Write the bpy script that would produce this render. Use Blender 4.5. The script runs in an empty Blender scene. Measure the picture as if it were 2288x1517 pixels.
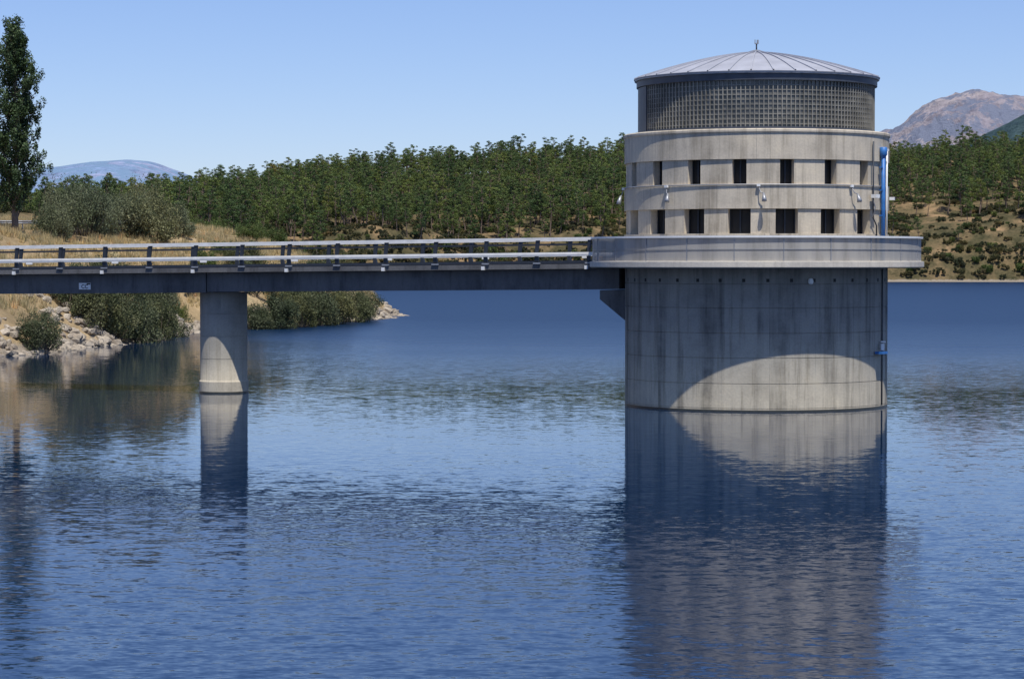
import bpy, math, random
import numpy as np
from mathutils import Vector, noise as mnoise
random.seed(7); rng=np.random.default_rng(7)
S=bpy.context.scene
F=5500.0; H=5.82; YH=583.0
def PX(px,Y): return (px-1144.0)/F*Y
def PZ(py,Y): return H+(YH-py)/F*Y

# ---------------------------------------------------------------- materials
def newmat(name):
    m=bpy.data.materials.new(name); m.use_nodes=True
    nt=m.node_tree; b=nt.nodes['Principled BSDF']
    return m,nt,b
def N(nt,t,**k):
    n=nt.nodes.new(t)
    for a,v in k.items(): setattr(n,a,v)
    return n
def ramp(nt,fac,stops):
    r=N(nt,'ShaderNodeValToRGB'); e=r.color_ramp.elements
    while len(e)>1: e.remove(e[-1])
    e[0].position=stops[0][0]; e[0].color=(*stops[0][1],1)
    for p,c in stops[1:]:
        x=e.new(p); x.color=(*c,1)
    nt.links.new(fac,r.inputs[0]); return r.outputs[0]
def g3(x): return (x,x,x)
def noisen(nt,vec,scale,detail=4,rough=.55,out='Fac'):
    n=N(nt,'ShaderNodeTexNoise'); n.inputs['Scale'].default_value=scale
    n.inputs['Detail'].default_value=detail; n.inputs['Roughness'].default_value=rough
    if vec is not None: nt.links.new(vec,n.inputs['Vector'])
    return n.outputs[out]
def mapping(nt,vec,scale=(1,1,1),loc=(0,0,0),rot=(0,0,0)):
    m=N(nt,'ShaderNodeMapping'); m.inputs['Scale'].default_value=scale; m.inputs['Location'].default_value=loc
    m.inputs['Rotation'].default_value=rot
    nt.links.new(vec,m.inputs['Vector']); return m.outputs[0]
def mixc(nt,fac,a,b,mode='MIX'):
    m=N(nt,'ShaderNodeMix',data_type='RGBA',blend_type=mode)
    for i,v in ((0,fac),(6,a),(7,b)):
        if isinstance(v,(int,float)): m.inputs[i].default_value=v
        elif isinstance(v,tuple): m.inputs[i].default_value=(*v,1)
        else: nt.links.new(v,m.inputs[i])
    return m.outputs[2]
def math_(nt,op,a,b=None,c=None):
    m=N(nt,'ShaderNodeMath',operation=op)
    for i,v in enumerate((a,b,c)):
        if v is None: continue
        if isinstance(v,(int,float)): m.inputs[i].default_value=v
        else: nt.links.new(v,m.inputs[i])
    return m.outputs[0]
def vmath(nt,op,a,b=None,scale=None):
    m=N(nt,'ShaderNodeVectorMath',operation=op)
    for i,v in enumerate((a,b)):
        if v is None: continue
        if isinstance(v,tuple): m.inputs[i].default_value=v
        else: nt.links.new(v,m.inputs[i])
    if scale is not None:
        if isinstance(scale,(int,float)): m.inputs['Scale'].default_value=scale
        else: nt.links.new(scale,m.inputs['Scale'])
    return m.outputs[0]
def bump(nt,b,h,strength,dist):
    n=N(nt,'ShaderNodeBump'); n.inputs['Strength'].default_value=strength; n.inputs['Distance'].default_value=dist
    nt.links.new(h,n.inputs['Height']); nt.links.new(n.outputs[0],b.inputs['Normal'])

def concrete(name,base,streak=.5,uv=True,joint=0.0,stain=(.30,.31,.33),narrow=.55,painted_shade=False):
    m,nt,b=newmat(name)
    tc=N(nt,'ShaderNodeTexCoord'); vec=tc.outputs['UV' if uv else 'Object']
    sx=N(nt,'ShaderNodeSeparateXYZ'); nt.links.new(vec,sx.inputs[0])
    big=noisen(nt,vec,.6,6,.62)
    fine=noisen(nt,vec,11,5,.65)
    c=ramp(nt,big,[(.3,tuple(x*.78 for x in base)),(.5,base),(.7,(base[0]*1.14,base[1]*1.12,base[2]*1.07))])
    c=mixc(nt,.3,c,ramp(nt,fine,[(.3,g3(.5)),(.7,g3(1))]),'MULTIPLY')
    sv=mapping(nt,vec,(.95,.05,1) if uv else (.8,.8,.3))
    st=noisen(nt,sv,1.0,5,.62)
    sr=ramp(nt,st,[(.38,stain),(.50,g3(1))])
    br=noisen(nt,mapping(nt,vec,(1,1,1),(11,5,2)),.8,4,.6)
    brf=ramp(nt,br,[(.35,g3(.25)),(.6,g3(1))])
    c=mixc(nt,math_(nt,'MULTIPLY',brf,streak),c,sr,'MULTIPLY')
    sv2=mapping(nt,vec,(3.4,.20,1) if uv else (3,3,.5),(3,7,0))
    st2=noisen(nt,sv2,1.0,6,.72)
    c=mixc(nt,narrow,c,ramp(nt,st2,[(.34,(.5,.49,.47)),(.48,g3(1)),(.66,(1.14,1.14,1.12))]),'MULTIPLY')
    if painted_shade:  # overhead shade put into the colour: darker and bluer upward, paler near water
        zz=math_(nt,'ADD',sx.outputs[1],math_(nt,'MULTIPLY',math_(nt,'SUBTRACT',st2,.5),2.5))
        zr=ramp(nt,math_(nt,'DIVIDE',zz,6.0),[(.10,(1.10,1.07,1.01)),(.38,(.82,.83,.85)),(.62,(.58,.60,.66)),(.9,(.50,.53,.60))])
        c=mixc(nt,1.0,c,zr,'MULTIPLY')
    if joint>0 and uv:
        fr=math_(nt,'FRACT',math_(nt,'DIVIDE',sx.outputs[0],joint))
        lt=math_(nt,'LESS_THAN',fr,.014)
        c=mixc(nt,math_(nt,'MULTIPLY',lt,math_(nt,'MULTIPLY',brf,.35)),c,(.10,.10,.10))
    nt.links.new(c,b.inputs['Base Color']); b.inputs['Roughness'].default_value=.88
    b.inputs['Specular IOR Level'].default_value=.25
    bump(nt,b,fine,.35,.02)
    return m
def simple(name,col,rough=.5,metal=0,var=.15,scale=6):
    m,nt,b=newmat(name)
    tc=N(nt,'ShaderNodeTexCoord')
    n=noisen(nt,tc.outputs['Object'],scale,4)
    c=ramp(nt,n,[(.3,tuple(x*(1-var) for x in col)),(.7,tuple(x*(1+var) for x in col))])
    nt.links.new(c,b.inputs['Base Color']); b.inputs['Roughness'].default_value=rough; b.inputs['Metallic'].default_value=metal
    return m
M={}
M['conc_up']=concrete('concrete_upper',(.60,.53,.42),.6,joint=1.85,stain=(.42,.40,.37),narrow=.55)
M['conc_low']=concrete('concrete_lower',(.56,.51,.41),.9,joint=1.85,stain=(.36,.36,.37),narrow=.75,painted_shade=True)
M['conc_plat']=concrete('concrete_platform',(.62,.57,.49),.3,stain=(.6,.6,.58),narrow=.3)
M['conc_pier']=concrete('concrete_pier',(.56,.51,.41),.4,stain=(.6,.6,.6),narrow=.5,painted_shade=True)
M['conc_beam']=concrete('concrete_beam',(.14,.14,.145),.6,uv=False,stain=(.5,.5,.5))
M['steel_dark']=simple('dark_painted_steel',(.030,.036,.048),.5,.2)
M['steel_light']=simple('galvanised_light_steel',(.72,.71,.68),.5,.0,.12,3)
M['steel_mid']=simple('galvanised_grey_steel',(.30,.31,.33),.45,.4)
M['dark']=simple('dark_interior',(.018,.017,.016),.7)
M['white']=simple('white_enamel',(.75,.75,.73),.4,0,.06)
M['blue']=simple('blue_paint',(.03,.15,.42),.5,0,.2)
M['roof']=simple('zinc_roof',(.36,.37,.41),.6,.1,.12,1.2)
M['fascia']=simple('lead_fascia',(.07,.08,.10),.5,.3,.2,2)
M['black']=simple('black_paint',(.02,.02,.02),.6)
M['asphalt']=simple('asphalt',(.10,.10,.10),.9)

def foliage(name,c1,c2,c3,rough=.6,transl=.2,nscale=.5,ov=1.0):
    m,nt,b=newmat(name)
    tc=N(nt,'ShaderNodeTexCoord'); oi=N(nt,'ShaderNodeObjectInfo')
    geo=N(nt,'ShaderNodeNewGeometry')
    n=noisen(nt,tc.outputs['Object'],nscale,3)
    c=ramp(nt,n,[(.35,c1),(.5,c2),(.68,c3)])
    r=ramp(nt,oi.outputs['Random'],[(0,(.45,.58,.60)),(.35,(.82,.88,.88)),(.6,(1.05,1.04,1)),(.85,(1.28,1.18,.95)),(.985,(1.4,1.18,.85)),(1,(1.9,1.1,.9))])
    c=mixc(nt,ov,c,r,'MULTIPLY')
    ri=ramp(nt,geo.outputs['Random Per Island'],[(0,g3(.6)),(1,g3(1.4))])
    c=mixc(nt,1.0,c,ri,'MULTIPLY')
    nt.links.new(c,b.inputs['Base Color']); b.inputs['Roughness'].default_value=rough
    b.inputs['Specular IOR Level'].default_value=.25
    t=N(nt,'ShaderNodeBsdfTranslucent'); nt.links.new(c,t.inputs[0])
    mx=N(nt,'ShaderNodeMixShader'); mx.inputs[0].default_value=transl
    out=[x for x in nt.nodes if x.type=='OUTPUT_MATERIAL'][0]
    nt.links.new(b.outputs[0],mx.inputs[1]); nt.links.new(t.outputs[0],mx.inputs[2]); nt.links.new(mx.outputs[0],out.inputs[0])
    return m
M['pine']=foliage('pine_needles',(.058,.090,.028),(.092,.132,.038),(.135,.178,.050),.6,.18)
M['poplar']=foliage('poplar_leaves',(.030,.055,.022),(.055,.09,.034),(.095,.135,.055),.5,.2,.9,.3)
M['willow']=foliage('willow_leaves',(.10,.12,.06),(.15,.165,.09),(.20,.205,.12),ov=.5)
M['willowlow']=foliage('willow_leaves_low',(.07,.085,.04),(.11,.125,.06),(.16,.165,.09),ov=.6)
M['broom']=foliage('broom_leaves',(.06,.09,.022),(.095,.13,.035),(.14,.17,.05),ov=.6)
M['scrub']=foliage('scrub_leaves',(.06,.065,.030),(.095,.095,.043),(.15,.125,.07))
M['grass']=foliage('dry_grass_blades',(.36,.29,.15),(.47,.38,.21),(.56,.47,.28),.8,.25,ov=.5)
M['bark']=simple('bark',(.14,.11,.085),.9,0,.3,4)
M['barkpine']=simple('pine_bark',(.17,.12,.09),.9,0,.3,4)

# terrain material
m,nt,b=newmat('ground_soil_and_dry_grass'); M['ground']=m
geo=N(nt,'ShaderNodeNewGeometry'); pos=geo.outputs['Position']
sx=N(nt,'ShaderNodeSeparateXYZ'); nt.links.new(pos,sx.inputs[0])
n1=noisen(nt,pos,.09,6,.6); n2=noisen(nt,pos,1.3,5,.65); n4=noisen(nt,pos,.35,6,.7)
near=ramp(nt,n1,[(.36,(.24,.18,.10)),(.5,(.34,.25,.14)),(.62,(.41,.31,.18)),(.72,(.20,.19,.09))])
far=ramp(nt,n1,[(.34,(.07,.065,.033)),(.45,(.10,.085,.045)),(.54,(.16,.12,.065)),(.66,(.30,.205,.115))])
far=mixc(nt,.75,far,ramp(nt,n4,[(.38,(.42,.48,.42)),(.52,(1,.98,.95)),(.66,(1.2,1.12,1.05))]),'MULTIPLY')
ff=N(nt,'ShaderNodeMapRange'); ff.inputs[1].default_value=420; ff.inputs[2].default_value=560; nt.links.new(sx.outputs[1],ff.inputs[0])
c=mixc(nt,ff.outputs[0],near,far)
c=mixc(nt,.5,c,ramp(nt,n2,[(.3,(.5,.5,.48)),(.65,g3(1.15))]),'MULTIPLY')
zz=math_(nt,'ADD',sx.outputs[2],math_(nt,'MULTIPLY',math_(nt,'SUBTRACT',n2,.5),1.2))
sh=N(nt,'ShaderNodeMapRange'); sh.inputs[1].default_value=.8; sh.inputs[2].default_value=.4; nt.links.new(zz,sh.inputs[0])
c=mixc(nt,sh.outputs[0],c,(.26,.22,.17))
nt.links.new(c,b.inputs['Base Color']); b.inputs['Roughness'].default_value=.95; b.inputs['Specular IOR Level'].default_value=.1
bump(nt,b,n2,.8,.35)

# water : world-space slope noise feeds the normal; wind-ruffled areas get microfacet roughness
m,nt,b=newmat('lake_water'); M['water']=m
geo=N(nt,'ShaderNodeNewGeometry'); pos=geo.outputs['Position']
sx=N(nt,'ShaderNodeSeparateXYZ'); nt.links.new(pos,sx.inputs[0])
w1=noisen(nt,mapping(nt,pos,(.75,1.5,1),rot=(0,0,.12)),2.2,2,.5,'Color')
w2=noisen(nt,mapping(nt,pos,(.8,1.6,1),(5,3,0),(0,0,-.2)),7.5,2,.5,'Color')
patch=noisen(nt,mapping(nt,pos,(.02,.05,1)),1.0,4,.6)
lee=N(nt,'ShaderNodeMapRange'); lee.inputs[1].default_value=-6; lee.inputs[2].default_value=-26; lee.inputs[3].default_value=0; lee.inputs[4].default_value=-55
nt.links.new(sx.outputs[0],lee.inputs[0])
far_only=N(nt,'ShaderNodeMapRange'); far_only.inputs[1].default_value=70; far_only.inputs[2].default_value=130; nt.links.new(sx.outputs[1],far_only.inputs[0])
shelter=math_(nt,'MULTIPLY',lee.outputs[0],far_only.outputs[0])
zc=math_(nt,'DIVIDE',math_(nt,'ADD',math_(nt,'ADD',sx.outputs[1],shelter),math_(nt,'MULTIPLY',math_(nt,'SUBTRACT',patch,.5),30)),400)
zone=ramp(nt,zc,[(.08,g3(.10)),(.11,g3(.075)),(.15,g3(.040)),(.20,g3(.017)),(.27,g3(.020)),(.34,g3(.06)),(.5,g3(.12)),(.8,g3(.12))])
rz=ramp(nt,zc,[(.08,g3(.09)),(.12,g3(.06)),(.17,g3(.035)),(.26,g3(.04)),(.32,g3(.13)),(.42,g3(.27)),(.6,g3(.36))])
v=vmath(nt,'ADD',vmath(nt,'SUBTRACT',w1,(.5,.5,.5)),vmath(nt,'SCALE',vmath(nt,'SUBTRACT',w2,(.5,.5,.5)),None,1.1))
v=vmath(nt,'MULTIPLY',v,(.9,1.8,0))
v=vmath(nt,'SCALE',v,None,zone)
v=vmath(nt,'NORMALIZE',vmath(nt,'ADD',v,(0,0,1)))
nt.links.new(v,b.inputs['Normal']); nt.links.new(rz,b.inputs['Roughness'])
b.inputs['Base Color'].default_value=(.001,.016,.050,1)
b.inputs['IOR'].default_value=1.33

# rock / mountains
def rockmat(name,cs,scale,veg=None,bdist=10,vt=.5):
    m,nt,b=newmat(name); geo=N(nt,'ShaderNodeNewGeometry'); pos=geo.outputs['Position']
    n=noisen(nt,pos,scale,8,.65); c=ramp(nt,n,[(.32,cs[0]),(.5,cs[1]),(.68,cs[2])])
    n2=noisen(nt,pos,scale*5,8,.75)
    c=mixc(nt,.8,c,ramp(nt,n2,[(.36,(.45,.46,.52)),(.5,(.95,.95,.95)),(.62,(1.25,1.22,1.2))]),'MULTIPLY')
    if veg:
        nv=noisen(nt,mapping(nt,pos,(1,1,1),(90,40,10)),scale*3,8,.72)
        f=ramp(nt,nv,[(vt-.02,(0,0,0)),(vt+.03,(1,1,1))]); c=mixc(nt,f,c,veg)
    nt.links.new(c,b.inputs['Base Color']); b.inputs['Roughness'].default_value=.95; b.inputs['Specular IOR Level'].default_value=0
    bump(nt,b,n2,1,bdist); return m
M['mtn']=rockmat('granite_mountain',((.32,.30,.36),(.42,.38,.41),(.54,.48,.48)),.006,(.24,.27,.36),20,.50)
M['ridge']=rockmat('wooded_ridge',((.06,.10,.12),(.075,.125,.135),(.10,.15,.16)),.02)
M['hazy']=rockmat('hazy_mountain',((.17,.26,.42),(.21,.29,.44),(.28,.31,.44)),.004,(.17,.26,.38))  # bluish aerial haze painted into the rock colours
M['rock']=rockmat('riprap_stone',((.22,.18,.14),(.36,.31,.24),(.48,.42,.34)),.9,None,.05)

# glass blocks
m,nt,b=newmat('glass_block'); M['glassblock']=m
tc=N(nt,'ShaderNodeTexCoord'); sx=N(nt,'ShaderNodeSeparateXYZ'); nt.links.new(tc.outputs['UV'],sx.inputs[0])
cx=math_(nt,'FLOOR',math_(nt,'MULTIPLY',sx.outputs[0],1.0)); cy=math_(nt,'FLOOR',math_(nt,'MULTIPLY',sx.outputs[1],1.0))
cb=N(nt,'ShaderNodeCombineXYZ'); nt.links.new(cx,cb.inputs[0]); nt.links.new(cy,cb.inputs[1])
wn=N(nt,'ShaderNodeTexWhiteNoise'); nt.links.new(cb.outputs[0],wn.inputs[0])
c=ramp(nt,wn.outputs['Value'],[(0,(.06,.065,.06)),(.6,(.10,.10,.09)),(1,(.16,.155,.135))])
nt.links.new(c,b.inputs['Base Color']); b.inputs['Roughness'].default_value=.25
# perforated sheet
m,nt,b=newmat('perforated_screen'); M['screen']=m
tc=N(nt,'ShaderNodeTexCoord'); sn=noisen(nt,mapping(nt,tc.outputs['UV'],(1.6,.25,1)),1.0,5,.65)
c=ramp(nt,sn,[(.35,(.24,.235,.22)),(.5,(.33,.32,.30)),(.68,(.40,.385,.35))])
nt.links.new(c,b.inputs['Base Color']); b.inputs['Roughness'].default_value=.7
t=N(nt,'ShaderNodeBsdfTransparent'); mx=N(nt,'ShaderNodeMixShader'); mx.inputs[0].default_value=.88
out=[x for x in nt.nodes if x.type=='OUTPUT_MATERIAL'][0]
nt.links.new(t.outputs[0],mx.inputs[1]); nt.links.new(b.outputs[0],mx.inputs[2]); nt.links.new(mx.outputs[0],out.inputs[0])

# ---------------------------------------------------------------- helpers
def obj(name,verts,faces,mat,uvs=None,smooth=False,parent=None,link=True):
    me=bpy.data.meshes.new(name); me.from_pydata([tuple(v) for v in verts],[],[tuple(f) for f in faces])
    if uvs is not None:
        l=me.uv_layers.new(name='UV'); flat=[]
        for p in uvs:
            for q in p: flat+=[q[0],q[1]]
        l.data.foreach_set('uv',flat)
    if smooth: me.polygons.foreach_set('use_smooth',[True]*len(me.polygons))
    me.materials.append(mat); me.update()
    o=bpy.data.objects.new(name,me)
    if link: S.collection.objects.link(o)
    if parent: o.parent=parent
    return o
def empty(name,loc=(0,0,0)):
    e=bpy.data.objects.new(name,None); S.collection.objects.link(e); e.location=loc; e.empty_display_size=.5; return e
def pol(r,a,z,c=(0,0)):
    a=math.radians(a); return (c[0]+r*math.sin(a),c[1]-r*math.cos(a),z)
def revolve(name,prof,mat,parent,n=160,a0=0,a1=360,smooth=True,R=None,closed=False):
    V=[];Fc=[];U=[]; full=abs(a1-a0-360)<1e-6
    k=len(prof); cols=n if full else n+1
    for i in range(cols):
        a=a0+(a1-a0)*i/n
        for r,z in prof: V.append(pol(r,a,z))
    Rr=R or max(p[0] for p in prof)
    vs=[0]
    for j in range(1,k): vs.append(vs[-1]+math.hypot(prof[j][0]-prof[j-1][0],prof[j][1]-prof[j-1][1]))
    off=prof[0][1]
    for i in range(n):
        i2=(i+1)%cols
        u0=math.radians(a0+(a1-a0)*i/n)*Rr; u1=math.radians(a0+(a1-a0)*(i+1)/n)*Rr
        for j in range(k if closed else k-1):
            j2=(j+1)%k
            Fc.append((i*k+j,i2*k+j,i2*k+j2,i*k+j2)); v1=vs[j2] if j2 else vs[j]+.1
            U.append(((u0,off+vs[j]),(u1,off+vs[j]),(u1,off+v1),(u0,off+v1)))
    o=obj(name,V,Fc,mat,U,False,parent)
    if smooth:
        o.data.polygons.foreach_set('use_smooth',[True]*len(o.data.polygons))
        try:
            o.data.set_sharp_from_angle(angle=math.radians(30))
        except Exception: pass
    return o
def ringbox(name,r0,r1,z0,z1,mat,parent,a0=0,a1=360,n=160):
    o=revolve(name,[(r0,z0),(r1,z0),(r1,z1),(r0,z1)],mat,parent,n,a0,a1,True,None,True)
    return o
def sectors(name,lst,r0,r1,z0,z1,mat,parent,n=6):
    V=[];Fc=[];U=[]
    for a0,a1 in lst:
        b0=len(V)
        for i in range(n+1):
            a=a0+(a1-a0)*i/n
            for r,z in ((r0,z0),(r1,z0),(r1,z1),(r0,z1)): V.append(pol(r,a,z))
        for i in range(n):
            for j in range(4):
                j2=(j+1)%4; Fc.append((b0+i*4+j,b0+i*4+4+j,b0+i*4+4+j2,b0+i*4+j2))
                u0=math.radians(a0+(a1-a0)*i/n)*r1; u1=math.radians(a0+(a1-a0)*(i+1)/n)*r1
                zz=[(z0,z0),(z0,z1),(z1,z1),(z1,z0)][j]
                U.append(((u0,zz[0]),(u1,zz[0]),(u1,zz[1]),(u0,zz[1])))
        for e,bb in ((0,b0),(1,b0+n*4)):
            Fc.append((bb,bb+1,bb+2,bb+3) if e==0 else (bb+3,bb+2,bb+1,bb)); 
            w=r1-r0; q=[(0,z0),(w,z0),(w,z1),(0,z1)]
            uo=math.radians(a0 if e==0 else a1)*r1
            q=[(uo+x,y) for x,y in q]
            U.append(q if e==0 else q[::-1])
    return obj(name,V,Fc,mat,U,False,parent)
def boxes(name,lst,mat,parent=None):
    V=[];Fc=[]
    for c,h,a in lst:
        b0=len(V); ca,sa=math.cos(a),math.sin(a)
        for x in (-1,1):
            for y in (-1,1):
                for z in (-1,1):
                    X=x*h[0];Y=y*h[1]; V.append((c[0]+X*ca-Y*sa,c[1]+X*sa+Y*ca,c[2]+z*h[2]))
        for f in ((0,1,3,2),(4,6,7,5),(0,4,5,1),(2,3,7,6),(0,2,6,4),(1,5,7,3)): Fc.append(tuple(b0+i for i in f))
    return obj(name,V,Fc,mat,None,False,parent)
def tube(name,pts,r,mat,parent=None,n=10,radii=None):
    V=[];Fc=[]; pts=[Vector(p) for p in pts]
    for i,p in enumerate(pts):
        d=(pts[min(i+1,len(pts)-1)]-pts[max(i-1,0)]).normalized()
        s=Vector((0,0,1)) if abs(d.z)<.9 else Vector((1,0,0))
        u=d.cross(s).normalized(); w=d.cross(u)
        rr=radii[i] if radii else r
        for k in range(n):
            a=2*math.pi*k/n; V.append(p+u*rr*math.cos(a)+w*rr*math.sin(a))
    for i in range(len(pts)-1):
        for k in range(n):
            k2=(k+1)%n; Fc.append((i*n+k,i*n+k2,(i+1)*n+k2,(i+1)*n+k))
    Fc.append(tuple(range(n))[::-1]); Fc.append(tuple((len(pts)-1)*n+k for k in range(n)))
    return obj(name,V,Fc,mat,None,True,parent)

# ---------------------------------------------------------------- terrain
P=np.array([(-31.4,151),(-28,171),(-26.4,206),(-22,211),(-13.3,248),(-12,262),(-18,300),(-30,360),(-52,450),(-70,560),(-50,630),(40,681),(100,684),(150,679),(300,640),(600,500),(3000,500),(30000,500),(30000,40000),(-30000,40000),(-30000,0),(-300,0),(-120,40),(-50,100),(-44,122),(-38,138)],float)
def sdist(x,y):
    d=np.full(x.shape,1e9); ins=np.zeros(x.shape,bool)
    for i in range(len(P)):
        ax,ay=P[i]; bx,by=P[(i+1)%len(P)]
        ex,ey=bx-ax,by-ay; t=np.clip(((x-ax)*ex+(y-ay)*ey)/(ex*ex+ey*ey),0,1)
        d=np.minimum(d,np.hypot(x-ax-t*ex,y-ay-t*ey))
        c=((ay>y)!=(by>y)); 
        with np.errstate(divide='ignore',invalid='ignore'):
            xi=ax+(y-ay)*ex/(ey if ey!=0 else 1e-9)
        ins^=(c&(x<xi))
    return np.where(ins,d,-d)
rs=np.random.default_rng(3); comp=[]
for wl in (60,35,22,14,9,6,4,2.6):
    for k in range(4):
        a=rs.uniform(0,6.28); comp.append((math.cos(a)*6.28/wl,math.sin(a)*6.28/wl,rs.uniform(0,6.28),wl))
def fbm(x,y,mn=0):
    s=0
    for kx,ky,p,wl in comp: 
        if wl>=mn: s=s+np.sin(kx*x+ky*y+p)*wl*.012
    return s
RX=np.array([-400,-163,-122,-73,-24,30,138,187,400])*1.0; RZ=np.array([16,18.5,24.5,33,36.5,39.5,38.5,42,41])
def height(x,y):
    x=np.asarray(x,float); y=np.asarray(y,float)
    d=sdist(x+fbm(x*3,y*3,20)*.5,y)
    dd=np.maximum(d,0)
    z=10*(1-np.exp(-dd/12))+np.clip((y-250)*.012,0,5)*np.clip(dd/20,0,1)
    rg=np.interp(x*900/np.maximum(y,600),RX,RZ)
    z=z+(rg-15)*np.clip((y-695)/205,0,1)*(1-.4*np.clip((y-930)/400,0,1))
    z=z+fbm(x,y)*np.clip(dd/10,0,1)*np.where(y<450,.45,1.0)
    return np.where(d<0,np.maximum(-4,.35*d),z)
def axis(segs):
    out=[]
    for a,b_,st in segs: out+=list(np.arange(a,b_,st))
    return out
xs=[-30000,-12000,-5000,-2500,-1400,-900,-600]+axis([(-450,-80,8),(-80,10,1.0),(10,260,5)])+[270,300,350,420,520,700,1000,1600,3000,6000,12000,30000]
ys=[-3000,-1000,-300,0]+axis([(30,110,8),(110,300,1.2),(300,680,5),(680,720,2),(720,1000,5)])+[1010,1040,1100,1200,1400,1800,2500,4000,7000,12000,20000,39000]
xs=np.array(xs);ys=np.array(ys)
gx,gy=np.meshgrid(xs,ys); gz=height(gx,gy)
nx,ny=len(xs),len(ys)
V=np.stack([gx.ravel(),gy.ravel(),gz.ravel()],1)
ii=np.arange(nx*ny).reshape(ny,nx)
Fc=np.stack([ii[:-1,:-1].ravel(),ii[:-1,1:].ravel(),ii[1:,1:].ravel(),ii[1:,:-1].ravel()],1)
obj('ground_terrain',V.tolist(),Fc.tolist(),M['ground'],None,True)
obj('lake_water',[(-3000,-1500,0),(3000,-1500,0),(3000,1200,0),(-3000,1200,0)],[(0,1,2,3)],M['water'])

# mountains
def mountain(name,mat,Yc,depth,pts,amp,fs,nxm=220,nym=90,seed=0):
    k=Yc/F; px=np.array([p[0] for p in pts]); pz=np.array([PZ(p[1],Yc) for p in pts])
    X=np.linspace(PX(pts[0][0],Yc),PX(pts[-1][0],Yc),nxm); Y=np.linspace(Yc-depth,Yc+depth,nym)
    V=[]
    for y in Y:
        for x in X:
            base=np.interp(x/Yc*F+1144,px,pz)
            f=math.exp(-((y-Yc)/(depth*.45))**2)
            nz=mnoise.fractal(Vector((x*fs+seed,y*fs,seed)),.8,2.1,8)
            z=base*f+nz*amp*(.3+.7*min(1,abs(y-Yc)/(depth*.4)))
            V.append((x,y,z-2))
    Fc=[(j*nxm+i,j*nxm+i+1,(j+1)*nxm+i+1,(j+1)*nxm+i) for j in range(nym-1) for i in range(nxm-1)]
    return obj(name,V,Fc,mat,None,True)
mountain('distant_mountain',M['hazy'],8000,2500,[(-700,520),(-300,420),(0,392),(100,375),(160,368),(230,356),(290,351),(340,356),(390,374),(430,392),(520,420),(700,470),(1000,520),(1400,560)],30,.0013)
mountain('rocky_mountain',M['mtn'],4000,1300,[(1500,560),(1700,430),(1850,345),(1950,296),(2000,272),(2050,242),(2085,222),(2120,211),(2150,207),(2190,210),(2230,216),(2288,232),(2400,262),(2600,330),(2900,420),(3200,560)],55,.006,340,160,3)
mountain('wooded_ridge',M['ridge'],2500,500,[(1900,560),(2050,400),(2120,345),(2170,308),(2220,284),(2288,254),(2400,235),(2600,240),(3000,400),(3200,560)],10,.01,160,50,9)

# ---------------------------------------------------------------- foliage meshes
def quads_at(C,size,rg,up=.3,outc=None,aspect=1.0):
    n=len(C); nrm=rg.normal(size=(n,3))
    if outc is not None: nrm=nrm*.7+outc*1.1
    nrm[:,2]+=up; nrm/=np.linalg.norm(nrm,axis=1,keepdims=True)
    t=np.cross(nrm,rg.normal(size=(n,3))); t/=np.linalg.norm(t,axis=1,keepdims=True)
    b_=np.cross(nrm,t); s=(size*rg.uniform(.6,1.3,n))[:,None]
    t=t*s; b_=b_*s*aspect
    V=np.concatenate([C-t*.5,C-b_*.35+t*.05,C+t*.5,C+b_*.35+t*.05],0)
    idx=np.arange(n); Fq=np.stack([idx,idx+n,idx+2*n,idx+3*n],1)
    return V,Fq
def multi(name,parts,link=True,parent=None):
    me=bpy.data.meshes.new(name); VV=[];FF=[];mi=[];o=0;mats=[]
    for V,Fq,mt in parts:
        if mt not in mats: mats.append(mt)
        VV+= [tuple(v) for v in V]; FF+=[tuple(int(i)+o for i in f) for f in Fq]; mi+=[mats.index(mt)]*len(Fq); o+=len(V)
    me.from_pydata(VV,[],FF)
    for mt in mats: me.materials.append(mt)
    me.polygons.foreach_set('material_index',mi); me.update()
    ob=bpy.data.objects.new(name,me)
    if link: S.collection.objects.link(ob)
    return ob
def limb(p0,p1,r0,r1,n=6,k=4,wob=0,rg=None):
    pts=[];V=[];Fc=[]
    p0=np.array(p0,float);p1=np.array(p1,float); d=p1-p0; L=np.linalg.norm(d); d/=L
    s=np.array((0,0,1.)) if abs(d[2])<.9 else np.array((1.,0,0)); u=np.cross(d,s);u/=np.linalg.norm(u); w=np.cross(d,u)
    for i in range(k+1):
        t=i/k; c=p0+(p1-p0)*t
        if wob and 0<i<k: c=c+rg.normal(size=3)*wob*L
        r=r0+(r1-r0)*t
        for j in range(n):
            a=2*math.pi*j/n; V.append(c+u*r*math.cos(a)+w*r*math.sin(a))
    for i in range(k):
        for j in range(n):
            j2=(j+1)%n; Fc.append((i*n+j,i*n+j2,(i+1)*n+j2,(i+1)*n+j))
    return V,Fc
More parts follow.
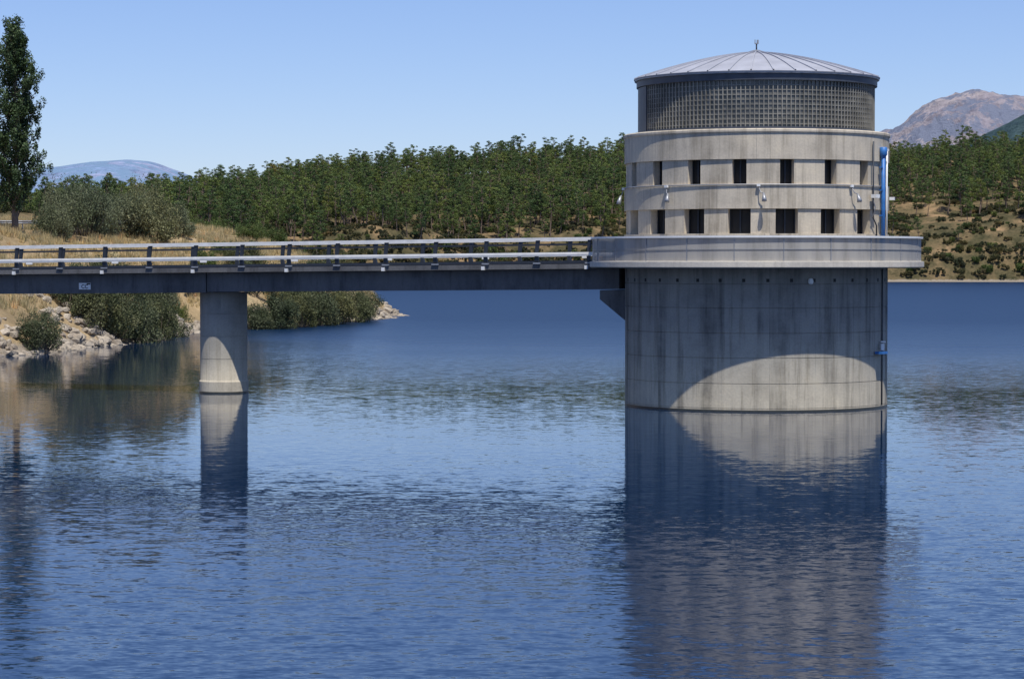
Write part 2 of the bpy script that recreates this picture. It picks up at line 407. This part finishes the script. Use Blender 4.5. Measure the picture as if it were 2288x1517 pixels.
def pine(seed):
    rg=np.random.default_rng(seed); parts=[]
    Ht=rg.uniform(8.5,12.3); lean=rg.normal(size=2)*.6
    V,Fq=limb((0,0,-.5),(lean[0],lean[1],Ht*.9),.20,.06,6,5,.014,rg); parts.append((V,Fq,M['barkpine']))
    nc=int(rg.integers(15,24)); base=rg.uniform(.34,.55)
    wd=rg.uniform(1.6,2.7)
    for i in range(nc):
        t=(i+.5)/nc; z=Ht*(base+(1-base)*t*.96)
        rmax=wd*math.sqrt(max(0.02,1-((t-.36)/.68)**2))
        a=i*2.4+rg.uniform(-.8,.8); r=rmax*rg.uniform(.3,1.05)
        c=np.array((lean[0]*t+r*math.cos(a),lean[1]*t+r*math.sin(a),z+rg.uniform(-.45,.35)))
        V,Fq=limb((lean[0]*t,lean[1]*t,min(z-.5,Ht*.88)),c,.05,.02,4,1); parts.append((V,Fq,M['barkpine']))
        rc=rg.uniform(.42,.95)*(1.05-.30*t)
        n=int(120*rc+18); dirs=rg.normal(size=(n,3)); dirs/=np.linalg.norm(dirs,axis=1,keepdims=True)
        C=c+dirs*rc*(rg.uniform(.4,1.1,n)[:,None])*np.array((1.2,1.2,.65))
        V,Fq=quads_at(C,.30,rg,.35,dirs,.9); parts.append((V,Fq,M['pine']))
    return multi('pine_variant',parts,False)
def bush(name,seed,mat,rad=2.0,ht=2.6,leaf=.16,nleaf=5000,nclump=26,stem=True):
    rg=np.random.default_rng(seed); parts=[]
    per=nleaf//nclump
    for i in range(nclump):
        a=rg.uniform(0,6.28); rr=rad*math.sqrt(rg.uniform(0,1))*.8
        hz=ht*(1-.55*(rr/rad)**2)*rg.uniform(.18,.88)
        c=np.array((rr*math.cos(a),rr*math.sin(a),hz)); rc=rg.uniform(.22,.48)*min(rad,ht)*.75
        if stem:
            V,Fq=limb((rr*.25*math.cos(a),rr*.25*math.sin(a),-.3),c,.04,.012,4,3,.05,rg); parts.append((V,Fq,M['bark']))
        dirs=rg.normal(size=(per,3)); dirs/=np.linalg.norm(dirs,axis=1,keepdims=True)
        C=c+dirs*rc*(rg.uniform(.3,1.0,per)**.6)[:,None]*np.array((1,1,.9))
        C=C[C[:,2]>-.2]; 
        V,Fq=quads_at(C,leaf,rg,.25,None,.7); parts.append((V,Fq,mat))
        ns=12; sp=rg.normal(size=(ns,3)); sp[:,2]=abs(sp[:,2])+.6; sp/=np.linalg.norm(sp,axis=1,keepdims=True)
        for s in sp:
            L_=rg.uniform(1.15,1.75); tt=np.linspace(.8,L_,8)[:,None]; CC=c+s*rc*tt+rg.normal(size=(8,3))*.05
            V,Fq=quads_at(CC,leaf*.8,rg,.2,None,.6); parts.append((V,Fq,mat))
    return multi(name,parts,False)

def scatter(name,pts,scl,rot,variants):
    col=bpy.data.collections.new(name+'_variants')
    for v in variants: col.objects.link(v)
    me=bpy.data.meshes.new(name); me.from_pydata([tuple(p) for p in pts],[],[])
    a=me.attributes.new('scl','FLOAT','POINT'); a.data.foreach_set('value',list(map(float,scl)))
    a=me.attributes.new('rot','FLOAT_VECTOR','POINT'); a.data.foreach_set('vector',np.array(rot,dtype=float).ravel().tolist())
    ob=bpy.data.objects.new(name,me); S.collection.objects.link(ob)
    ng=bpy.data.node_groups.new(name+'_gn','GeometryNodeTree')
    ng.interface.new_socket('Geometry',in_out='INPUT',socket_type='NodeSocketGeometry')
    ng.interface.new_socket('Geometry',in_out='OUTPUT',socket_type='NodeSocketGeometry')
    gi=ng.nodes.new('NodeGroupInput'); go=ng.nodes.new('NodeGroupOutput')
    ip=ng.nodes.new('GeometryNodeInstanceOnPoints'); ci=ng.nodes.new('GeometryNodeCollectionInfo')
    ci.inputs['Collection'].default_value=col; ci.inputs['Separate Children'].default_value=True; ci.inputs['Reset Children'].default_value=True
    ip.inputs['Pick Instance'].default_value=True
    rv=ng.nodes.new('FunctionNodeRandomValue'); rv.data_type='INT'
    rv.inputs[4].default_value=0; rv.inputs[5].default_value=len(variants)-1
    na=ng.nodes.new('GeometryNodeInputNamedAttribute'); na.data_type='FLOAT'; na.inputs[0].default_value='scl'
    nr=ng.nodes.new('GeometryNodeInputNamedAttribute'); nr.data_type='FLOAT_VECTOR'; nr.inputs[0].default_value='rot'
    L=ng.links.new
    L(gi.outputs[0],ip.inputs['Points']); L(ci.outputs[0],ip.inputs['Instance']); L(rv.outputs[2],ip.inputs['Instance Index'])
    L(na.outputs[0],ip.inputs['Scale']); L(nr.outputs[0],ip.inputs['Rotation']); L(ip.outputs[0],go.inputs[0])
    md=ob.modifiers.new('instances','NODES'); md.node_group=ng
    return ob

# forest
pv=[pine(100+i) for i in range(14)]
gx_,gy_=np.meshgrid(np.arange(-330,330,5.0),np.arange(600,960,5.0))
fx=(gx_+rng.uniform(-2.5,2.5,gx_.shape)).ravel(); fy=(gy_+rng.uniform(-2.5,2.5,gx_.shape)).ravel()
d=sdist(fx,fy); pxx=fx/fy*F+1144
cl=fbm(fx*2,fy*2,14)
edge=np.where(pxx>1700,92,16)+cl*8
keep=(d>edge)&(rng.uniform(size=fx.shape)<.90)
keep|=(d>12)&(rng.uniform(size=fx.shape)<.09)
keep|=(pxx>1700)&(d>42)&(rng.uniform(size=fx.shape)<.28)
keep&=(pxx>-500)&(pxx<2800)
fx,fy=fx[keep],fy[keep]; fz=height(fx,fy)-.2
n=len(fx); print('forest',n)
scatter('pine_forest',np.stack([fx,fy,fz],1),rng.uniform(.52,1.12,n)*np.where(rng.uniform(size=n)<.06,1.15,1),np.stack([rng.normal(0,.06,n),rng.normal(0,.06,n),rng.uniform(0,6.28,n)],1),pv)

# far scrub
sv=[bush('scrub_variant',40+i,M['scrub'],1.8,1.3,.33,800,12,False) for i in range(6)]+[bush('scrub_variant',50+i,M['broom'],1.5,1.6,.33,600,10,False) for i in range(1)]
m_=36000
fx=rng.uniform(-200,260,m_); fy=rng.uniform(560,860,m_); d=sdist(fx,fy)
pxx=fx/fy*F+1144
cl=fbm(fx*1.5+40,fy*1.5,9); u=rng.uniform(size=m_)*np.where(pxx>1700,1.2,.55)
keep=(d>.5)&(((d<12)&(u<.95))|((cl>-.1)&(u<.8))|(u<.16))&(pxx>-300)&(pxx<2600)
fx,fy=fx[keep],fy[keep]; n=len(fx)
scatter('far_bank_scrub',np.stack([fx,fy,height(fx,fy)-.15],1),rng.uniform(.2,1.05,n)*np.where(sdist(fx,fy)<12,1.35,1),np.stack([np.zeros(n),np.zeros(n),rng.uniform(0,6.28,n)],1),sv)
print('scrub',n)

# near left bank: dry grass
def tuft(seed):
    rg=np.random.default_rng(seed); V=[];Fq=[]
    for i in range(26):
        a=rg.uniform(0,6.28); r=rg.uniform(0,.28); h=rg.uniform(.25,.6); w=.022
        x,y=r*math.cos(a),r*math.sin(a); b0=len(V); t=rg.uniform(0,3.14); lx,ly=rg.normal(0,.12,2)
        V+=[(x-w*math.cos(t),y-w*math.sin(t),-.05),(x+w*math.cos(t),y+w*math.sin(t),-.05),(x+lx,y+ly,h)]; Fq.append((b0,b0+1,b0+2))
    return multi('grass_variant',[(V,Fq,M['grass'])],False)
tv=[tuft(i) for i in range(5)]
m_=30000; fx=rng.uniform(-75,-10,m_); fy=rng.uniform(150,330,m_); d=sdist(fx,fy); pxx=fx/fy*F+1144
cl=fbm(fx*3,fy*3,9)
keep=(d>2.4)&(pxx>-250)&((cl>-.35)|(rng.uniform(size=m_)<.3))
fx,fy=fx[keep],fy[keep]; n=len(fx)
scatter('dry_grass',np.stack([fx,fy,height(fx,fy)],1),rng.uniform(.6,1.5,n),np.stack([np.zeros(n),np.zeros(n),rng.uniform(0,6.28,n)],1),tv)

# riprap rocks
import bmesh
def rock(seed):
    rg=random.Random(seed); bm=bmesh.new(); bmesh.ops.create_icosphere(bm,subdivisions=2,radius=1)
    s=(rg.uniform(.7,1.3),rg.uniform(.6,1),rg.uniform(.4,.75))
    for v in bm.verts:
        k=1+.35*mnoise.noise(v.co*1.3+Vector((seed*3.1,0,0)))
        q=v.co*k
        v.co=Vector((max(-.75,min(.75,q.x))*s[0],max(-.75,min(.75,q.y))*s[1],max(-.7,min(.7,q.z))*s[2]))
    me=bpy.data.meshes.new('rock_variant'); bm.to_mesh(me); bm.free(); me.materials.append(M['rock'])
    return bpy.data.objects.new('rock_variant',me)
rv_=[rock(i) for i in range(7)]
m_=34000; fx=rng.uniform(-60,-10,m_); fy=rng.uniform(120,270,m_); d=sdist(fx,fy); pxx=fx/fy*F+1144
keep=(d>-1.2)&(d<rng.uniform(.5,6.0,m_)*np.where(fy<214,1,.3))&(pxx>-300)&((fbm(fx*4,fy*4,9)+rng.uniform(-1,1,m_)>-.3)|((d<1.0)&(fy<214)))
fx,fy=fx[keep],fy[keep]; n=len(fx); print('rocks',n)
scatter('riprap_rocks',np.stack([fx,fy,height(fx,fy)+.02],1),rng.uniform(.36,.78,n)**2.0+.05,np.stack([rng.uniform(-.5,.5,n),rng.uniform(-.5,.5,n),rng.uniform(0,6.28,n)],1),rv_)

# shrubs
wm=[bush('willow_bush_mesh',10+i,M['willow'],2.2,2.9,.15,6500,30).data for i in range(3)]
wl_=[bush('shore_bush_mesh',14+i,M['willowlow'],2.2,2.9,.15,7500,34).data for i in range(3)]
bmn=[bush('broom_bush_mesh',20+i,M['broom'],1.8,2.0,.14,5000,26).data for i in range(2)]
def put(kind,meshes,px,D,sxy,sz,i):
    X=PX(px,D); z=float(height(np.array([X]),np.array([D]))[0])
    o=bpy.data.objects.new(kind,meshes[i%len(meshes)]); S.collection.objects.link(o)
    o.location=(X,D,max(z,-.1)-.15); o.scale=(sxy,sxy,sz); o.rotation_euler=(0,0,i*1.7)
k=0
for px,D,a,c_ in [(85,155,.78,.95),(160,171,.95,1.0),(205,171,1.05,1.15),(250,173,1.1,1.25),(300,176,1.05,1.2),(345,180,.95,1.15),(378,188,.85,1.0),(300,190,1.0,1.2),(200,186,1.0,1.1),(240,190,1,1.2),(340,196,1,1.2),
                  (572,210,.9,.85),(608,211,1.1,1.1),(650,216,1.2,1.25),(695,221,1.25,1.3),(738,227,1.25,1.3),(778,234,1.1,1.2),(815,242,.9,.95),(630,226,1,1.4),(670,231,1,1.4),(710,237,1,1.4),(560,220,1.0,1.2),(760,246,.9,1.3),(545,228,1,1.2)]:
    put('willow_bush',wl_,px,D,a,c_,k); k+=1
for px,D,a,c_ in [(140,216,1.2,1.6),(185,220,1.3,1.75),(120,212,.9,1.2),(225,228,1.0,1.3),(290,232,1.35,1.55),(345,232,1.35,1.7),(365,206,.75,1.15),(240,240,1.2,1.3),(165,235,1.3,1.7),(395,240,1.0,1.1),(318,240,1.2,1.8)]:
    put('willow_bush',wm,px,D,a,c_,k); k+=1
for px,D,a,c_ in [(420,212,.8,1.0),(455,222,.9,1.15),(500,236,.8,.9),(285,206,.7,.6),(560,262,1.0,1.0),(610,270,1.0,1.0),(395,205,.6,.7),(540,300,1.4,1.3),(470,300,1.4,1.3),(400,300,1.4,1.6),(130,186,.6,.5),(330,300,1.6,1.9),(260,300,1.6,1.9),(590,330,1.6,1.5),(640,340,1.6,1.4),(180,300,1.6,1.9),(500,340,1.6,1.8),(440,350,1.6,1.9)]:
    put('broom_bush',bmn,px,D,a,c_,k); k+=1

# poplar
def poplar():
    rg=np.random.default_rng(5); parts=[]; D=205; sc=D/F
    X=PX(36,D); zb=float(height(np.array([X]),np.array([D]))[0])-.2
    top=PZ(33,D)-zb
    hs=np.array([PZ(y,D)-zb for y in (535,505,470,430,350,260,180,130,85,50,33)])
    r_=np.array([.3,.9,1.8,2.6,2.95,2.8,2.5,1.9,1.05,.45,.1])
    V,Fq=limb((0,0,-.3),(.1,0,top*.95),.30,.03,10,10,.004,rg); parts.append((V,Fq,M['bark']))
    nl=125
    for i in range(nl):
        t=(i+.5)/nl; z0=.9+t*(top*.84); a=i*2.4+rg.uniform(-.6,.6)
        L=rg.uniform(1.6,3.6)*(1-.45*t); zt=min(z0+L,top*.985)
        R=np.interp(zt,hs,r_)*rg.uniform(.55,1.0)*(1.15 if rg.uniform()<.25 else .86)
        p0=(0,0,z0); p1=np.array((R*math.cos(a),R*math.sin(a),zt))
        V,Fq=limb(p0,p1,.06*(1-.6*t)+.012,.01,5,3,.03,rg); parts.append((V,Fq,M['bark']))
        for q in range(5):
            tq=rg.uniform(.3,1.05); cc=np.array(p0)+(p1-np.array(p0))*tq+rg.normal(size=3)*np.array((.16,.16,.2))
            n=66; dirs=rg.normal(size=(n,3)); dirs/=np.linalg.norm(dirs,axis=1,keepdims=True)
            rc=rg.uniform(.25,.5); C=cc+dirs*rc*(rg.uniform(.2,1,n)**.5)[:,None]*np.array((1,1,1.5))
            V,Fq=quads_at(C,.20,rg,.1,dirs,.85); parts.append((V,Fq,M['poplar']))
    o=multi('poplar_tree',parts); o.location=(X,D,zb)
poplar()

# road + guard rail on bank
rp=[(-70,208),(-55,214),(-44,221),(-36,232),(-34,248)]
zr=[PZ(512,y)+.0 for x,y in rp]
road=[];Fr=[]
for i,(x,y) in enumerate(rp):
    road+= [(x-2,y+5,zr[i]),(x,y,zr[i]),(x,y,zr[i]-2.5)]
for i in range(len(rp)-1):
    a=i*3; Fr+=[(a,a+1,a+4,a+3),(a+1,a+2,a+5,a+4)]
obj('road',road,Fr,M['asphalt'])
g=empty('road_guardrail'); 
gp=[(x+.1,y-.1,zr[i]+.6) for i,(x,y) in enumerate(rp)]
V=[];Fq=[]
prof=[(0,-.16),(.07,-.09),(.0,0),(.07,.09),(0,.16)]
for p in gp:
    for o_,z in prof: V.append((p[0]+.3*o_,p[1]-o_,p[2]+z))
for i in range(len(gp)-1):
    for j in range(4): a=i*5+j; Fq.append((a,a+5,a+6,a+1))
obj('w_beam',V,Fq,M['steel_mid'],None,False,g)
bl=[]
for i in range(len(gp)-1):
    for t in (0,.25,.5,.75):
        a,b_=gp[i],gp[i+1]; bl.append(((a[0]+(b_[0]-a[0])*t,a[1]+(b_[1]-a[1])*t+.1,a[2]-.3+(b_[2]-a[2])*t),(.06,.06,.4),0))
boxes('guard_posts',bl,M['steel_mid'],g)

# ---------------------------------------------------------------- intake tower
C=(9.9,100.0); T=empty('intake_tower',(C[0],C[1],0)); V0=-5.65
def va(rel): return rel+V0
R0=5.3
prof=[(R0,-3)]
for z in (.12,1.08,2.07,3.03,4.0,4.93):
    prof+=[(R0,z-.016),(R0-.025,z-.01),(R0-.025,z+.01),(R0,z+.016)]
prof+=[(R0,5.56)]
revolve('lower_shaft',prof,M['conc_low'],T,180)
revolve('waterline_stain_ring',[(R0+.004,-.5),(R0+.006,.07)],simple('wet_algae',(.05,.05,.04),.4),T,180)
sectors('weep_holes',[(va(a)-.65,va(a)+.65) for a in range(-175,180,10)],R0-.05,R0+.004,5.0,5.13,M['dark'],T,1)
# platform
revolve('platform_slab',[(4.5,5.54),(6.66,5.54),(6.74,5.58),(6.74,5.79),(6.60,5.81),(4.5,5.81)],M['conc_plat'],T,200)
A0,A1=-94.5,231.0
revolve('screen_panels',[(6.62,5.81),(6.62,6.70)],M['screen'],T,180,A0,A1)
ringbox('handrail_coping',6.56,6.70,6.70,6.775,M['white'],T,A0,A1,180)
ringbox('mid_rail',6.63,6.645,6.25,6.27,M['steel_mid'],T,A0,A1,180)
sectors('parapet_posts',[(a-.12,a+.12) for a in np.arange(A0+.4,A1,16.27)],6.56,6.64,5.81,6.70,M['steel_mid'],T,1)
# upper walls
RB=5.335; RP=5.27; RI=4.86
ringbox('wall_band_lower',RI,RB,5.815,6.87,M['conc_up'],T)
ringbox('wall_band_middle',RI,RB,7.83,8.78,M['conc_up'],T)
revolve('wall_band_upper',[(RI,9.73),(RB,9.73),(RB,10.72),(RB+.05,10.78),(RB+.05,10.86),(RB+.01,10.90),(4.3,10.92)],M['conc_up'],T)
wa=[va(-7+20*i) for i in range(18)]
sectors('wall_piers_lower',[(w+4.8,w+20-4.8) for w in wa],RI,RP,6.872,7.828,M['conc_up'],T,8)
sectors('wall_piers_upper',[(w+3.0,w+20-3.0) for w in wa],RI,RP,8.782,9.728,M['conc_up'],T,8)
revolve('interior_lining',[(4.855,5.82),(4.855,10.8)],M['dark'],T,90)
fr=[]
for w in wa:
    for (h0,h1,hw) in ((6.87,7.83,4.8),(8.78,9.73,3.0)):
        for aa in (w-hw*.97,w,w+hw*.97):
            p=pol(4.91,aa,(h0+h1)/2); fr.append((p,(.025,.025,(h1-h0)/2-.004),math.radians(aa)))
boxes('window_frames',fr,M['steel_dark'],T)
# drum
nb=168; rows=10; z0,z1=10.92,12.80
V=[];Fq=[];U=[]
for i in range(nb):
    a=360*i/nb
    V+=[pol(4.70,a,z0),pol(4.70,a,z1)]
for i in range(nb):
    j=(i+1)%nb; Fq.append((2*i,2*j,2*j+1,2*i+1)); U.append(((i,0),(i+1,0),(i+1,rows),(i,rows)))
obj('glass_block_wall',V,Fq,M['glassblock'],U,False,T)
M['mull']=simple('drum_mullions',(.23,.22,.19),.6,0,.35,1.2)
sectors('drum_mullions_vertical',[(360*i/nb-.22,360*i/nb+.22) for i in range(nb)],4.69,4.755,z0,z1,M['mull'],T,1)
for j in range(rows+1):
    z=z0+(z1-z0)*j/rows
    ringbox('drum_mullion_ring_%d'%j,4.69,4.735,z-.013+(.02 if j==0 else 0),z+.013+(.02 if j==0 else 0),M['mull'],T,n=nb)
ringbox('drum_base_trim',4.69,4.80,10.925,11.0,M['fascia'],T,n=138)
sectors('drum_side_panels',[(va(-90+8*i)+.1,va(-90+8*i)+7.9) for i in range(-4,3)],4.75,4.79,11.0,12.78,M['fascia'],T,4)
# roof
ringbox('roof_fascia',4.5,4.85,12.80,13.06,M['fascia'],T)
ringbox('roof_gutter',4.6,4.93,13.06,13.13,M['steel_mid'],T)
pr=[(4.95,13.11),(4.96,13.15)]+[(r,13.15+1.08*(1-(r/4.96)**1.55)) for r in np.linspace(4.96,.12,16)[1:]]
revolve('roof_dome',pr,M['roof'],T,72)
V=[];Fq=[]
for i in range(36):
    a=i*10+2; b0=len(V); q=pr[1:]
    for r,z in q:
        da=math.degrees(.025/max(r,.12)); V+=[pol(r,a-da,z-.01),pol(r,a-da,z+.045),pol(r,a+da,z+.045),pol(r,a+da,z-.01)]
    for k_ in range(len(q)-1):
        for j in range(3): o_=b0+k_*4+j; Fq.append((o_,o_+1,o_+5,o_+4))
obj('roof_seams',V,Fq,M['roof'],None,False,T)
revolve('roof_cap',[(.34,14.18),(.34,14.27),(.12,14.34),(.001,14.36)],M['steel_mid'],T,24)
tube('lightning_rod',[(0,0,14.3),(0,0,14.62)],.03,M['steel_dark'],T)
boxes('rod_head',[((0,0,14.60),(.07,.05,.02),0),((-.06,0,14.68),(.015,.03,.08),0),((.05,0,14.67),(.03,.03,.08),.3)],M['steel_mid'],T)
def arc(r,z,a0,a1,n=40): return [pol(r,a0+(a1-a0)*i/n,z) for i in range(n+1)]
tube('conduit',arc(5.37,8.75,va(-88),va(80),60),.022,M['steel_mid'],T,6)
ll=[]
for a in (-80,-40,1,43):
    ll.append((pol(5.42,va(a),8.72),(.07,.05,.05),math.radians(va(a))))
    tube('lamp_arm',[pol(5.4,va(a),8.7),pol(5.5,va(a+.8),8.45),pol(5.55,va(a+2),8.42)],.02,M['steel_mid'],T,6)
    tube('lamp_head',[pol(5.55,va(a+2),8.42),pol(5.62,va(a+2.2),8.2),pol(5.64,va(a+2.2),8.1)],.07,M['steel_mid'],T,10,[.04,.09,.10])
boxes('junction_boxes',ll,M['white'],T)
a=va(66)
tube('blue_pipe',[pol(5.47,a,5.82),pol(5.47,a,10.2)],.085,M['blue'],T,12)
tube('blue_pipe_head',[pol(5.47,a,9.9),pol(5.47,a,10.0),pol(5.47,a,10.28),pol(5.47,a,10.3)],.13,M['blue'],T,12,[.09,.15,.15,.1])
tube('white_pipe',[pol(5.40,va(73),5.82),pol(5.40,va(73),10.25)],.04,M['white'],T,8)
tube('grey_conduit',[pol(5.40,va(61),5.82),pol(5.40,va(61),7.2),pol(5.40,va(58),7.5),pol(5.40,va(58),10.5)],.03,M['steel_dark'],T,8)
boxes('floodlight_bodies',[(pol(5.55,va(57),8.35),(.14,.12,.07),math.radians(va(57))),(pol(5.5,va(80),8.3),(.1,.1,.06),math.radians(va(80))),(pol(5.45,va(69),10.2),(.2,.08,.04),math.radians(a))],M['white'],T)
tube('flood_arm',[pol(5.4,va(57),8.3),pol(5.55,va(57),7.9),pol(5.4,va(57),7.5)],.02,M['steel_mid'],T,6)
boxes('wall_brackets',[(pol(5.42,a,z),(.14,.06,.025),math.radians(a)) for z in (6.6,7.6,8.6,9.5)],M['blue'],T)
tube('depth_gauge_pipe',[pol(5.35,va(69),5.5),pol(5.35,va(69),.1)],.028,M['steel_dark'],T,8)
boxes('gauge_bracket',[(pol(5.5,va(64),2.2),(.30,.14,.05),math.radians(va(64)))],M['blue'],T)
boxes('gauge_instrument',[(pol(5.45,va(66),2.42),(.07,.07,.13),.3),(pol(5.45,va(67),2.62),(.1,.05,.03),.3)],M['white'],T)
o=revolve('white_sensor',[(.001,-.13),(.09,-.09),(.11,0),(.08,.1),(.001,.13)],M['white'],T,16)
o.location=pol(5.4,va(23),5.03)
U2=np.array((-.93,.37)); U2/=np.linalg.norm(U2); Nn=np.array((-U2[1],U2[0])); 
if Nn[1]>0: Nn=-Nn
def cor(r,s,z): p=U2*r+Nn*s; return (p[0],p[1],z)
V=[cor(r,s,z) for s in (-1.6,1.6) for r,z in ((5.0,4.62),(6.15,4.62),(6.15,4.25),(5.0,3.35))]
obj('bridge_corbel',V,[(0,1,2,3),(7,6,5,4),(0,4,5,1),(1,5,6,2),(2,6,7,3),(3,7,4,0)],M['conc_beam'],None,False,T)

# ---------------------------------------------------------------- bridge
B=empty('footbridge'); SL=-.0104
def bp(t,s,z): 
    return (C[0]+U2[0]*t+Nn[0]*s, C[1]+U2[1]*t+Nn[1]*s, z+SL*(t-6.4))
def prism(name,sec,t0,t1,mat,parent=B):
    k=len(sec); V=[bp(t,s,z) for t in (t0,t1) for s,z in sec]
    Fq=[(j,(j+1)%k,k+(j+1)%k,k+j) for j in range(k)]+[tuple(range(k))[::-1],tuple(range(k,2*k))]
    return obj(name,V,Fq,mat,None,False,parent)
TE=52.0; TS=6.3
def rect(s0,s1,z0,z1): return [(s0,z0),(s1,z0),(s1,z1),(s0,z1)]
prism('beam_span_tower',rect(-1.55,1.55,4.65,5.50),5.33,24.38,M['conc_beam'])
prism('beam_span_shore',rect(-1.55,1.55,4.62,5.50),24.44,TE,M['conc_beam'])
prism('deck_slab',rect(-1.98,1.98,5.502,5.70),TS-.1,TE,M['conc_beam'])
prism('deck_surface',rect(-1.6,1.6,5.702,5.74),TS-.1,TE,M['asphalt'])
for s,nm in ((1.93,'near'),(-1.93,'far')):
    sg=1 if s>0 else -1
    prism('top_rail_'+nm,rect(s-.08,s+.08,6.68,6.79),TS,TE,M['steel_light'])
    prism('upper_rail_'+nm,rect(s-.03,s+.03,6.50,6.54),TS,TE,M['steel_dark'])
    w=s+sg*.06
    prism('mid_rail_'+nm,[(w-.05,6.06),(w+.05,6.03),(w+.06,6.10),(w+.05,6.18),(w-.05,6.18)],TS,TE,M['steel_light'])
    prism('bottom_channel_'+nm,rect(s-.03,s+.05,5.72,5.84),TS,TE,M['steel_dark'])
    V=[];Fq=[];wb=[];tiles=[]
    t=TS+.18; i=0
    while t<TE:
        b0=len(V)
        sec=[(-.10,5.70),(.10,5.70),(.02,6.1),(.07,6.45),(.10,6.68),(-.06,6.68),(-.08,6.45),(-.11,6.1)]
        for ss in (s-.06,s+.05):
            for tt,z in sec: V.append(bp(t-tt,ss,z))
        k_=len(sec)
        Fq+=[tuple(b0+j for j in range(k_)),tuple(b0+k_+j for j in range(k_))[::-1]]+[(b0+j,b0+(j+1)%k_,b0+k_+(j+1)%k_,b0+k_+j) for j in range(k_)]
        tiles.append((bp(t,s,5.74),(.16,.11,.03),math.atan2(U2[1],U2[0])))
        if i%2==0: wb.append((bp(t+.1,s+sg*.1,5.56),(.07,.05,.075),math.atan2(U2[1],U2[0])))
        t+=2.28; i+=1
    obj('rail_posts_'+nm,V,Fq,M['steel_dark'],None,False,B)
    boxes('post_base_plates_'+nm,tiles,M['steel_mid'],B)
    boxes('drain_boxes_'+nm,wb,M['white'],B)
boxes('rail_reflectors',[(bp(8+4.6*i,-1.8,6.0),(.16,.03,.05),math.atan2(U2[1],U2[0])) for i in range(9)],M['white'],B)
ang=math.atan2(U2[1],U2[0])+math.pi
def t_of(px,s):
    k_=(px-1144)/F; x0=C[0]+Nn[0]*s; y0=C[1]+Nn[1]*s
    return (k_*y0-x0)/(U2[0]-k_*U2[1])
tp=t_of(190,1.56)
sg=empty('marker_sign')
boxes('plate',[(bp(tp,1.57,4.94),(.30,.012,.145),ang)],M['white'],sg)
cu=bpy.data.curves.new('lettering','FONT'); cu.body='CC'; cu.size=.25; cu.align_x='CENTER'; cu.align_y='CENTER'; cu.extrude=.002; cu.offset=.004
cu.materials.append(M['black'])
to=bpy.data.objects.new('lettering',cu); S.collection.objects.link(to); to.parent=sg
lp=bp(tp,1.586,4.92); to.location=lp; to.rotation_euler=(math.radians(90),0,ang)
boxes('dark_corner',[(bp(tp-.2,1.586,5.04),(.09,.003,.03),ang)],M['black'],sg)
# pier
tq=24.4; pc=bp(tq,0,0)
Pp=empty('bridge_pier',(pc[0],pc[1],0))
pr=[(1.085,-3),(1.085,.50),(1.05,.56),(1.04,.58)]
for z in (1.5,2.5,3.5): pr+=[(1.04,z-.015),(1.02,z-.01),(1.02,z+.01),(1.04,z+.015)]
pr+=[(1.04,4.44)]
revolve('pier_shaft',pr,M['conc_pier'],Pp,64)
revolve('pier_wet_ring',[(1.088,-.5),(1.09,.07)],bpy.data.materials['wet_algae'],Pp,64)

# ---------------------------------------------------------------- light, sky, camera
EL=66.8; AZ=17.5
W=bpy.data.worlds.new('World'); S.world=W; W.use_nodes=True; nt=W.node_tree
bg=nt.nodes['Background']; sky=nt.nodes.new('ShaderNodeTexSky'); sky.sky_type='NISHITA'; sky.sun_disc=False
sky.sun_elevation=math.radians(EL); sky.sun_rotation=math.radians(180-AZ); sky.altitude=900; sky.air_density=1.0; sky.dust_density=.2; sky.ozone_density=2.5
c=mixc(nt,1.0,sky.outputs[0],(.84,.90,1.20),'MULTIPLY')
nt.links.new(c,bg.inputs[0]); bg.inputs[1].default_value=.105
L=bpy.data.lights.new('sun','SUN'); L.energy=5.0; L.angle=math.radians(.53); L.color=(1,.96,.89)
lo=bpy.data.objects.new('sun',L); S.collection.objects.link(lo)
e=math.radians(EL); a=math.radians(AZ)
dv=Vector((math.sin(a)*math.cos(e),-math.cos(a)*math.cos(e),math.sin(e)))
lo.rotation_euler=dv.to_track_quat('Z','Y').to_euler(); lo.location=(60,-60,120)
cam=bpy.data.cameras.new('camera'); co=bpy.data.objects.new('camera',cam); S.collection.objects.link(co)
co.location=(0,0,H); co.rotation_euler=(math.radians(90)-math.atan((758.5-YH)/F),0,0)
cam.sensor_width=36; cam.lens=F/2288*36; cam.clip_start=1; cam.clip_end=60000
S.camera=co
S.view_settings.view_transform='Standard'; S.view_settings.look='None'; S.view_settings.exposure=0; S.view_settings.gamma=1
